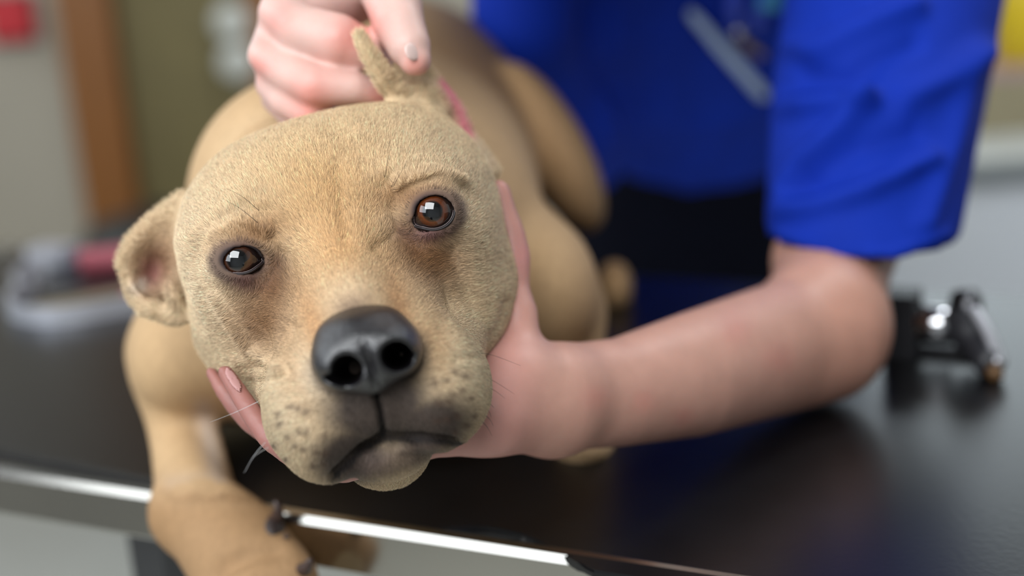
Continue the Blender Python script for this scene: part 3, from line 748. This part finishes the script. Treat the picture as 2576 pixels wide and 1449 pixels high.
# ---- fur: every hair combed away from the nose
def make_fur(V, Q, N_, dens, name):
    Nn = vnormals(V, Q)
    T = np.concatenate([Q[:, [0, 1, 2]], Q[:, [0, 2, 3]]])
    ar = .5 * np.linalg.norm(np.cross(V[T[:, 1]] - V[T[:, 0]], V[T[:, 2]] - V[T[:, 0]]), axis=1)
    w = ar * dens[T].mean(1); w /= w.sum()
    ti = rng.choice(len(T), N_, p=w); u = rng.random((N_, 2)); fl = u.sum(1) > 1; u[fl] = 1 - u[fl]
    bc = np.stack([1 - u.sum(1), u[:, 0], u[:, 1]], 1)
    P = (V[T[ti]] * bc[:, :, None]).sum(1); n = (Nn[T[ti]] * bc[:, :, None]).sum(1); n /= np.linalg.norm(n, axis=1, keepdims=True)
    X, Y = headxy(P); px, py = project(P)
    o = HK(2, 300, .61)
    dirv = P - o; dirv[:, 2] += .012
    dirv /= np.linalg.norm(dirv, axis=1, keepdims=True)
    # muzzle sides: comb down and back
    for s in (-1, 1):
        ek = eyeK(s); r = P - ek; r[:, 2] = 0; rl = np.linalg.norm(r, axis=1, keepdims=True)
        dirv += 1.1 * np.exp(-(rl / .020) ** 2) * r / np.maximum(rl, 1e-5)
    # slow swirl so that the coat lies in tufts
    sw = np.stack([np.sin(P[:, 1] * 190 + 3 * np.sin(P[:, 0] * 120)), np.sin(P[:, 0] * 170 + 2.4 * np.sin(P[:, 1] * 140)), 0 * px], 1)
    dirv += .08 * sw + .11 * rng.normal(size=P.shape)
    t = dirv - n * (dirv * n).sum(1, keepdims=True); t /= np.maximum(np.linalg.norm(t, axis=1, keepdims=True), 1e-6)
    L = .0046 * np.ones(N_)
    L *= 1 - .55 * np.exp(-((X) / 150) ** 2 - ((Y - 230) / 140) ** 2)
    for s in (-1, 1): L *= 1 - .6 * np.exp(-((px - EYE[s][0]) / 95) ** 2 - ((py - EYE[s][1]) / 80) ** 2)
    L *= 1 - .55 * np.exp(-((X) / 330) ** 2 - ((Y - 460) / 170) ** 2)
    L *= rng.uniform(.6, 1.25, N_)
    al_ = np.radians(rng.uniform(5, 15, N_))
    S = np.array([0, .34, .67, 1.0])
    pts = P[:, None, :] + L[:, None, None] * (S[None, :, None] * t[:, None, :] * np.cos(al_)[:, None, None] + (S * (1 - .45 * S))[None, :, None] * n[:, None, :] * np.sin(al_)[:, None, None])
    pts[:, 0, :] -= n * .0004
    C = coat(P, True)
    va = rng.normal(0, .13, N_)
    C = C * np.exp(va)[:, None]
    dk = rng.random(N_) < .08
    C[dk] *= .5
    lt = rng.random(N_) < .16
    C[lt] = np.minimum(C[lt] * 1.45, .85)
    keep = ~(((np.hypot((px - EYE[-1][0]) / 60, (py - EYE[-1][1]) / 42) < 1) | (np.hypot((px - EYE[1][0]) / 60, (py - EYE[1][1]) / 52) < 1)) & (P[:, 2] < .74))
    keep &= ~((np.hypot((X - 2) / 128, (Y - 305) / 105) < 1) & (P[:, 2] < .66))
    keep &= n[:, 2] < .35
    pts, C = pts[keep], C[keep]; m = len(pts)
    cd = bpy.data.hair_curves.new(name); cd.add_curves([4] * m)
    cd.position_data.foreach_set('vector', to_world(pts.reshape(-1, 3)).astype(np.float32).ravel())
    ra = cd.attributes.get('radius') or cd.attributes.new('radius', 'FLOAT', 'POINT')
    ra.data.foreach_set('value', np.tile(np.array([.000085, .00008, .00006, .000015], np.float32), m))
    ca = cd.attributes.new('Col', 'FLOAT_COLOR', 'CURVE')
    ca.data.foreach_set('color', np.concatenate([C, np.ones((m, 1))], 1).astype(np.float32).ravel())
    return cd
def hair_mat():
    m = bpy.data.materials.new('fur'); m.use_nodes = True; nt = m.node_tree; b = nt.nodes['Principled BSDF']
    at = nt.nodes.new('ShaderNodeAttribute'); at.attribute_name = 'Col'
    hi = nt.nodes.new('ShaderNodeHairInfo')
    mr = nt.nodes.new('ShaderNodeMapRange'); mr.inputs['To Min'].default_value = .62; mr.inputs['To Max'].default_value = 1.18
    nt.links.new(hi.outputs['Intercept'], mr.inputs['Value'])
    vm = nt.nodes.new('ShaderNodeVectorMath'); vm.operation = 'SCALE'
    nt.links.new(at.outputs['Color'], vm.inputs[0]); nt.links.new(mr.outputs['Result'], vm.inputs['Scale'])
    nt.links.new(vm.outputs['Vector'], b.inputs['Base Color'])
    b.inputs['Roughness'].default_value = .42; b.inputs['Specular IOR Level'].default_value = .35
    return m
dens = np.ones(len(Vh)); dens *= np.where(Vh[:, 2] > .76, .45, 1.0) * np.where(NH[:, 2] > .3, 0.0, 1.0)
px, py = project(Vh)
dens *= 1 - .95 * np.clip(np.exp(-((px - 378) / 40) ** 2 - ((py - 685) / 52) ** 2) * (Vh[:, 2] > .74), 0, 1)
dens *= 1 - .95 * np.exp(-(dist_poly(px, py, [(1118, 210), (1150, 270), (1178, 340)]) / 17) ** 2) * (Vh[:, 2] > .77)
fd = make_fur(Vh, Qh, 330000, dens, 'fur')
fo = bpy.data.objects.new('fur', fd); COL.objects.link(fo); fd.materials.append(hair_mat()); fo.parent = dog
fo.matrix_parent_inverse = Matrix.Translation(dog.location).inverted(); fo['kind'] = 'stuff'

# ---- whiskers, brow hairs, claws
m_whisk = mat('whisker', lin(52, 44, 40), .4, var=.05); m_whisk2 = mat('pale_whisker', lin(190, 190, 190), .4, var=.05)
def whisker(pts, r, m): bm_obj('whisker', tube_bm([Vector(v) for v in spline([PW(*p) for p in pts], 5)], list(np.linspace(r, r * .25, 5 * (len(pts) - 1) + 1)), 6), m, dog, smooth=True)
for pts in ([(1160, 892, .662), (1225, 890, .668), (1310, 920, .675)], [(1180, 936, .660), (1235, 955, .666), (1295, 992, .672)], [(1200, 965, .66), (1240, 980, .665), (1270, 1002, .67)],
            [(1222, 1005, .664), (1235, 1018, .667), (1243, 1026, .67)], [(1218, 1020, .662), (1230, 1035, .666), (1236, 1050, .67)], [(1215, 1040, .662), (1232, 1055, .666), (1241, 1072, .67)], [(1210, 1058, .662), (1226, 1075, .666), (1238, 1098, .67)],
            [(968, 445, .676), (976, 400, .668), (981, 340, .660)], [(990, 468, .676), (1005, 440, .670), (1025, 405, .664)], [(985, 470, .676), (992, 455, .673), (1003, 430, .67)],
            [(652, 530, .682), (610, 495, .676), (565, 472, .668)], [(648, 560, .682), (605, 525, .676), (560, 500, .668)]):
    whisker(pts, .00016, m_whisk)
for pts in ([(668, 1112, .65), (640, 1145, .645), (614, 1190, .64)], [(676, 1125, .65), (650, 1140, .645), (632, 1155, .64)], [(650, 1010, .67), (590, 1038, .672), (528, 1062, .675)]):
    whisker(pts, .00013, m_whisk2)
m_claw = mat('dark_claw', lin(58, 42, 36), .35, var=.2, scale=200)
m_pad = mat('paw_pad', lin(50, 40, 38), .6, var=.2, scale=300, bump=.4)
for pts, rs in (([(668, 1325, .846), (692, 1310, .838), (700, 1285, .833), (692, 1258, .832)], (24, 20, 13, 4)), ([(745, 1440, .815), (770, 1428, .808), (782, 1405, .804)], (22, 16, 5)), ([(690, 1375, .836), (712, 1365, .83), (722, 1345, .826)], (20, 15, 5))):
    q = spline([PW(*p) for p in pts], 4); rr = np.interp(np.linspace(0, len(rs) - 1, len(q)), range(len(rs)), rs) * .835 / F
    bm_obj('claw', tube_bm([Vector(v) for v in q], list(rr), 12), m_claw, dog, smooth=True)
fp = Field(K(640, 1290, .80), K(770, 1460, .87), .0012)
for p, k in [(pe(690, 1345, .838, 30, 46, .014, -10), .004), (pe(718, 1425, .826, 26, 34, .014, -20), .004)]: fp.op(p, k)
v_, q_ = fp.mesh(1); link('paw_pad', mesh_np('paw_pad', to_world(v_), q_), m_pad, dog)

# ================================================================== VET
per = empty('person', (to_world(K(1700, 700, 1.6)[None])[0][0], to_world(K(1700, 700, 1.6)[None])[0][1], 0))
tag(per, 'person in a blue short-sleeved scrub top leaning over, cupping the dog\'s head with both hands', 'person')
S1 = []
def h1(pts, k=.012):
    for c_ in chain(pts): S1.append((c_, k))
# arm A: upper arm, forearm, wrist (two bones so that it is broader than thick)
h1([(2240, 0, 1.11, 165), (2180, 470, 1.045, 135), (2092, 660, 1.006, 150), (2085, 800, .955, 135)], .03)
h1([(2060, 800, .945, 138), (1990, 830, .925, 128), (1760, 890, .85, 108), (1560, 940, .80, 86), (1400, 950, .767, 80)], .03)
h1([(2070, 880, .945, 120), (1960, 920, .92, 118), (1740, 985, .845, 112), (1560, 1030, .80, 90), (1390, 1058, .765, 76)], .03)
# palm and heel of the hand
h1([(1390, 1000, .762, 100), (1290, 980, .745, 108), (1230, 1030, .735, 100)], .02)
h1([(1390, 1050, .762, 80), (1250, 1065, .73, 72), (1130, 1080, .725, 66), (980, 1100, .735, 60)], .015)
h1([(1270, 950, .748, 70), (1100, 1000, .75, 80), (950, 1050, .755, 70)], .02)
# thumb up the cheek
h1([(1320, 960, .750, 75), (1300, 870, .755, 58), (1302, 790, .760, 52), (1292, 725, .765, 40), (1292, 645, .766, 43), (1285, 590, .766, 37), (1266, 530, .766, 33), (1254, 482, .766, 31)], .010)
# fingers under the jaw: index shows below the lips and its tip at the left
h1([(1120, 1100, .720, 44), (980, 1150, .700, 36), (865, 1184, .688, 33), (760, 1165, .690, 30), (680, 1105, .694, 30), (640, 1050, .700, 29), (600, 988, .707, 25), (566, 935, .714, 20)], .005)
h1([(1080, 1080, .735, 42), (900, 1120, .735, 36), (760, 1120, .735, 32), (680, 1095, .733, 30), (630, 1062, .733, 28), (590, 1018, .735, 26), (555, 975, .738, 20), (530, 935, .742, 15)], .005)
h1([(1050, 1050, .75, 40), (880, 1060, .755, 34), (740, 1040, .755, 30), (640, 980, .76, 27), (580, 920, .765, 22)], .005)
h1([(1050, 1010, .765, 38), (880, 1000, .775, 30), (760, 970, .78, 26), (680, 930, .785, 22)], .005)
S2 = []
def h2(pts, k=.008):
    for c_ in chain(pts): S2.append((c_, k))
# arm B reaches in from above
h2([(1180, -620, 1.10, 170), (1060, -430, .98, 165), (960, -260, .89, 130), (920, -160, .86, 118)], .03)
h2([(930, -180, .86, 115), (850, -70, .835, 120), (800, -10, .825, 105)], .02)
h2([(940, -150, .85, 100), (900, -60, .83, 95)], .02)
h2([(960, -90, .82, 90), (985, -10, .785, 74), (1005, 60, .764, 64), (1028, 115, .757, 56), (1044, 150, .755, 42)], .008)          # thumb
h2([(760, -50, .83, 80), (705, 35, .805, 56), (760, 75, .785, 62), (850, 100, .778, 66), (925, 128, .782, 50), (955, 150, .787, 36)], .006)   # index
h2([(730, 20, .83, 60), (662, 140, .800, 40), (720, 180, .785, 50), (790, 215, .776, 52), (890, 222, .778, 42), (970, 240, .785, 30)], .005)  # middle
h2([(715, 90, .83, 52), (680, 215, .802, 38), (720, 255, .790, 42), (780, 290, .784, 38), (860, 300, .795, 30)], .005)           # ring
h2([(720, 150, .84, 44), (690, 250, .815, 34), (740, 300, .805, 32), (800, 330, .81, 26)], .005)         # little
S3 = []
HQ = (1360, -960, .95)                        # unseen head, leaned over the dog so that it shades the torso
def hq(dx, dy, dd): return (HQ[0] + dx, HQ[1] + dy, HQ[2] + dd)
S3.append((pe(*hq(0, 0, 0), 285, 350, .100, 20), .03)); S3.append((pe(*hq(-30, 150, -.04), 210, 210, .075, 20), .03))
for c_ in chain([(*hq(40, 110, .04), 200), (1680, -560, 1.13, 200), (1790, -440, 1.24, 200)]): S3.append((c_, .03))
for c_ in chain([(*hq(-50, 60, -.105), 30), (*hq(-55, 140, -.125), 48)]): S3.append((c_, .012))
S3.append((pe(*hq(-40, 235, -.112), 70, 34, .02, 8), .012))
for s_ in (-1, 1): S3.append((pe(*hq(275 * s_, 40 - 60 * s_, .01), 34, 80, .03, 20), .008))
def crease(lst, pts, k=.004):
    for c_ in chain(pts): lst.append((c_, k))
C1, C2 = [], []
crease(C2, [(690, 118, .757, 5), (800, 152, .742, 5), (890, 172, .745, 5)])
crease(C1, [(1410, 1125, .72, 5), (1500, 1070, .738, 4), (1560, 1040, .742, 3)], .006)
f = Field((K(480, 0, .66)[0] - .02, -.07, .655), (.32, .10, 1.08), .0020)
for p, k in S1: f.op(p, k)
for p, k in C1: f.op(p, k, True)
Va, Qa = f.mesh(3)
f = Field((-.185, -.36, .735), (.03, -.07, 1.05), .0017)
for p, k in S2: f.op(p, k)
for p, k in C2: f.op(p, k, True)
Vc, Qc = f.mesh(3)
f = Field((-.10, -.58, .80), (.30, -.07, 1.36), .0040)
for p, k in S3: f.op(p, k)
Vd, Qd = f.mesh(2)
VS = np.concatenate([Va, Vc, Vd]); QS = np.concatenate([Qa, Qc + len(Va), Qd + len(Va) + len(Vc)])
f = Field((-.12, -.60, .80), (.20, -.25, 1.12), .0045)
f.op(pe(*hq(10, -70, .03), 305, 320, .105, 20), .03)
f.op(pe(*hq(-20, 130, -.12), 220, 210, .075, 20), .02, True)
vh_, qh_ = f.mesh(2)
link('hair', mesh_np('hair', to_world(vh_), qh_), mat('brown_hair', lin(70, 48, 32), .6, var=.3, scale=120, aniso=(1, 1, .2)), per)
def skin_col(V):
    px, py = project(V); n = len(V); C = np.tile(lin3(192, 146, 130), (n, 1))
    def mixc(col, w):
        nonlocal C
        w = np.clip(w, 0, 1)[:, None]; C = C * (1 - w) + np.asarray(col) * w
    up = (py < 420)
    mixc(lin3(208, 174, 164), .9 * up)
    for x, y, r in ((700, 45, 40), (650, 165, 36), (780, 235, 60), (870, 100, 60), (1045, 165, 34), (960, 240, 40), (770, 290, 30), (930, 60, 50)):
        mixc(lin3(214, 132, 120), .65 * np.exp(-((px - x) ** 2 + (py - y) ** 2) / r ** 2) * up)
    mixc(lin3(206, 136, 136), .7 * np.exp(-((px - 1320) / 40) ** 2 - ((py - 640) / 60) ** 2))
    mixc(lin3(190, 136, 128), .7 * sstep(1420, 1250, px) * (py > 420))
    mixc(lin3(142, 94, 86), .85 * sstep(900, 700, px) * (py > 420))  # fingers under the jaw: their shade put into the skin colour
    mixc(lin3(182, 132, 112), .6 * sstep(1900, 2150, px))
    for x, y, r in ((1620, 1010, 30), (1720, 1050, 26), (1500, 1000, 34), (1850, 830, 40), (1960, 900, 40)):
        mixc(lin3(196, 128, 116), .45 * np.exp(-((px - x) ** 2 + (py - y) ** 2) / r ** 2))
    return C
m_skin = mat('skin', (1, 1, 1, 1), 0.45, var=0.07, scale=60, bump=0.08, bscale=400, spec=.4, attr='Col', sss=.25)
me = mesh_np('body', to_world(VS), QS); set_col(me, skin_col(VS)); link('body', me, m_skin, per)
m_nail_shade = mat('finger_nail', lin(176, 132, 128), .5, var=.04, spec=.3)  # nail in shade, the shade put into a greyer pink
m_nail_lit = mat('lit_finger_nail', lin(214, 186, 178), .4, var=.04, spec=.4)  # lighter copy of the nail colour for the lit thumb
def nail(c, axis_to, rx, ry, rz, nrm, m=None):
    c = K(*c); a = K(*axis_to) - c; a /= np.linalg.norm(a); n = np.array(nrm, float); n -= a * (n @ a); n /= np.linalg.norm(n); b = np.cross(n, a)
    f = Field(c - .014, c + .014, .0007)
    f.op(ell(c, (ry, rx, rz), np.stack([a, b, n])), .001)
    v, q = f.mesh(1); link('finger_nail', mesh_np('finger_nail', to_world(v), q), m or m_nail_shade, per)
nail((1037, 130, .7455), (1050, 160, .7465), .0056, .0052, .0014, (.1, -.95, -.55), m_nail_lit)
nail((587, 955, .7048), (564, 918, .709), .0026, .0085, .0008, (.6, -.35, -1))

# ---- scrub top
f = Field((K(1080, 0, 1.2)[0] - .12, -.50, .86), (.47, .26, 2.15), .0042)
TORSO = [(cone(K(1780, -400, 1.50), .17, K(1768, 150, 1.79), .178), .04),
         (cone(K(1345, -420, 1.30), .085, K(1318, 60, 1.335), .042), .03), (cone(K(1318, 60, 1.335), .042, K(1420, 330, 1.46), .045), .03), (cone(K(1420, 330, 1.46), .045, K(1470, 390, 1.55), .045), .04),
         (cone(K(1400, -420, 1.34), .09, K(1780, -400, 1.50), .15), .05),
         (cone(K(1400, 60, 1.43), .05, K(1740, 60, 1.74), .13), .04), (cone(K(1440, 300, 1.52), .04, K(1740, 160, 1.80), .13), .04),
         (cone(K(1390, -200, 1.37), .06, K(1760, -150, 1.62), .15), .04),
         (cone(K(1345, -500, 1.28), .10, K(1130, -560, 1.08), .085), .04),
         (cone(K(1800, -480, 1.46), .12, K(2280, -320, 1.15), .088), .05)]
for p, k in TORSO: f.op(p, k)
SLV = chain([(2285, -250, 1.14, 275), (2205, 250, 1.05, 262), (2157, 660, 1.0, 234)])
for p in SLV: f.op(p, .03)
# clean hem: cut by a tilted plane, then hollow out
a_, b_, c_ = K(1925, 600, 1.0), K(2392, 597, 1.0), K(2180, 655, .932)
nrm = np.cross(b_ - a_, c_ - a_); nrm /= np.linalg.norm(nrm)
if nrm[1] < 0: nrm = -nrm
def plane_fn(x, y, z): return (-( (x - a_[0]) * nrm[0] + (y - a_[1]) * nrm[1] + (z - a_[2]) * nrm[2])).astype(np.float32) + 0 * (x + y + z)
f.op((lambda x, y, z: plane_fn(x, y, z), K(1880, 560, .9) - .02, np.array([.36, .26, 1.12])), .003, True)
for p in chain([(2185, 450, 1.03, 185), (2160, 780, .99, 200)]): f.op(p, .004, True)
Vt, Qt = f.mesh(3)
Nt = vnormals(Vt, Qt); px, py = project(Vt)
SF = [ # sleeve folds: polyline, width, height
    ([(1985, 120), (2060, 130), (2160, 80), (2300, 20)], 26, .0055), ([(2020, 190), (2130, 190), (2300, 110)], 24, -.004),
    ([(1965, 270), (2060, 262), (2180, 255)], 26, .0055), ([(2180, 255), (2110, 330), (2010, 420), (1965, 480)], 26, .006), ([(1975, 220), (2070, 215), (2190, 200)], 20, -.004),
    ([(2040, 450), (2160, 380), (2300, 340)], 36, -.005), ([(1955, 530), (2060, 520), (2180, 480), (2330, 400)], 26, .005), ([(2000, 480), (2110, 455), (2220, 420)], 20, -.0035),
    ([(2280, 250), (2380, 200), (2470, 130)], 34, .004), ([(1945, 585), (2110, 632), (2250, 638), (2380, 590)], 10, .0022), ([(2330, 560), (2400, 350), (2450, 150)], 30, .003)]
dsp = np.zeros(len(Vt)); fr_ = np.clip(-Nt[:, 2] * 1.8, 0, 1)
slm = (px > 1900) & (Vt[:, 2] < 1.12)
for pts, w, a in SF: dsp += (2.2 if a > 0 else 1.5) * a * np.exp(-(dist_poly(px, py, pts) / w) ** 2) * slm
TFo = [([(1560, -50), (1560, 300), (1620, 600)], 30, .006), ([(1480, 0), (1490, 250), (1560, 480)], 26, -.006), ([(1700, 0), (1690, 260), (1740, 520)], 34, .005), ([(1750, 330), (1880, 300)], 30, .006), ([(1720, 440), (1800, 380)], 26, .005)]
for pts, w, a in TFo: dsp += a * np.exp(-(dist_poly(px, py, pts) / w) ** 2) * (~slm)
Vt = Vt + Nt * (dsp * fr_)[:, None]
m_scrub = mat('blue_cotton', lin(15, 47, 158), 0.75, var=0.08, scale=25, bump=0.12, bscale=900, spec=.12)
link('scrub_top', mesh_np('scrub_top', to_world(Vt), Qt), m_scrub, per)['label'] = 'royal blue short-sleeved scrub top'
# trousers on the floor behind the table, near-black in place of torso shade
m_trou = mat('shade_navy_cotton', lin(7, 9, 24), 0.85, var=0.1, scale=25, spec=.1)
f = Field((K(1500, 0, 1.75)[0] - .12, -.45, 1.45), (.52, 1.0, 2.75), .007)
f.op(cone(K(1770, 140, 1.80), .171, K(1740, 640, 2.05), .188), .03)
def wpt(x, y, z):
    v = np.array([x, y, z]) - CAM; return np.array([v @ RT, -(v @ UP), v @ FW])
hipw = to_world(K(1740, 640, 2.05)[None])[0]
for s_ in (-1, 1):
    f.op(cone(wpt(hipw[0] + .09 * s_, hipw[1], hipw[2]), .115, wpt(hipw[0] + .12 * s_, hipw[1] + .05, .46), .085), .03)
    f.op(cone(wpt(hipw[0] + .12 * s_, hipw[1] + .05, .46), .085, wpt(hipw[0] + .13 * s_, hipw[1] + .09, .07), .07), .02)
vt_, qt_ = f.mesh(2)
link('trousers', mesh_np('trousers', to_world(vt_), qt_), m_trou, per)['label'] = 'navy trousers, near-black for the shade on the torso'

# ---- things on the scrub top
bvh = BVHTree.FromPolygons([Vector(v) for v in to_world(Vt)], Qt.tolist())
def hit(px, py, off=.0):
    v = Vector(ray(px, py)).normalized(); loc, n, i, d = bvh.ray_cast(Vector(CAM), v)
    if loc is None: return PW(px, py, 1.2)
    return loc - v * off
m_pen = mat('pale_blue_plastic', lin(176, 196, 226), .3, var=.05); m_blue = mat('blue_strap', lin(40, 70, 200), .5, var=.06)
q0, q1 = hit(1735, 30, .012), hit(1925, 245, .012)
t = empty('pen', q1); tag(t, 'pale blue-white pen clipped slantwise in the scrub top pocket', 'pen')
L_ = [q0.lerp(q1, k) for k in (0, .04, .3, .31, .95, 1)]
bm_obj('barrel', tube_bm(L_, [.003, .0055, .006, .007, .007, .003], 14), m_pen, t, smooth=True)
q2, q3 = hit(1755, 40, .024), hit(1830, 130, .022)
bm_obj('clip', tube_bm([q2, q2.lerp(q3, .5), q3], .0022, 8), m_pen, t, smooth=True)
q0 = hit(1855, 80, .018)
t = empty('key_clip', q0); tag(t, 'small steel key clip hanging on blue straps beside the pen', 'clip')
bm = bmesh.new(); bmesh.ops.create_uvsphere(bm, u_segments=16, v_segments=10, radius=.006, matrix=Matrix.Translation(q0)); bm_obj('ball', bm, m_chrome, t, smooth=True)
bm_obj('hook', tube_bm(spline([hit(1860, 100, .014), hit(1885, 120, .014), hit(1915, 138, .012)], 4), .0045, 10), mat('brass', lin(150, 130, 96), .3, 1.0), t, smooth=True)
t = empty('lanyard', hit(1880, -40, .01)); tag(t, 'bright blue lanyard with two straps hanging above the pen', 'lanyard')
for x0, x1 in ((1842, 1850), (1925, 1892)):
    a, b = hit(x0, -60, .008), hit(x1, 88, .012)
    bm_obj('strap', tube_bm([a, a.lerp(b, .5), b], .008, 10, flat=(Vector(FW), .2)), m_blue, t, smooth=True)
a = hit(1935, -5, .016)
bm_obj('buckle', box_bm((-.011, -.012, -.004), (.011, .012, .004), (a, Vector(RT), Vector(UP), Vector(FW))), mat('teal_plastic', lin(70, 150, 190), .4), t, bevel=.002)
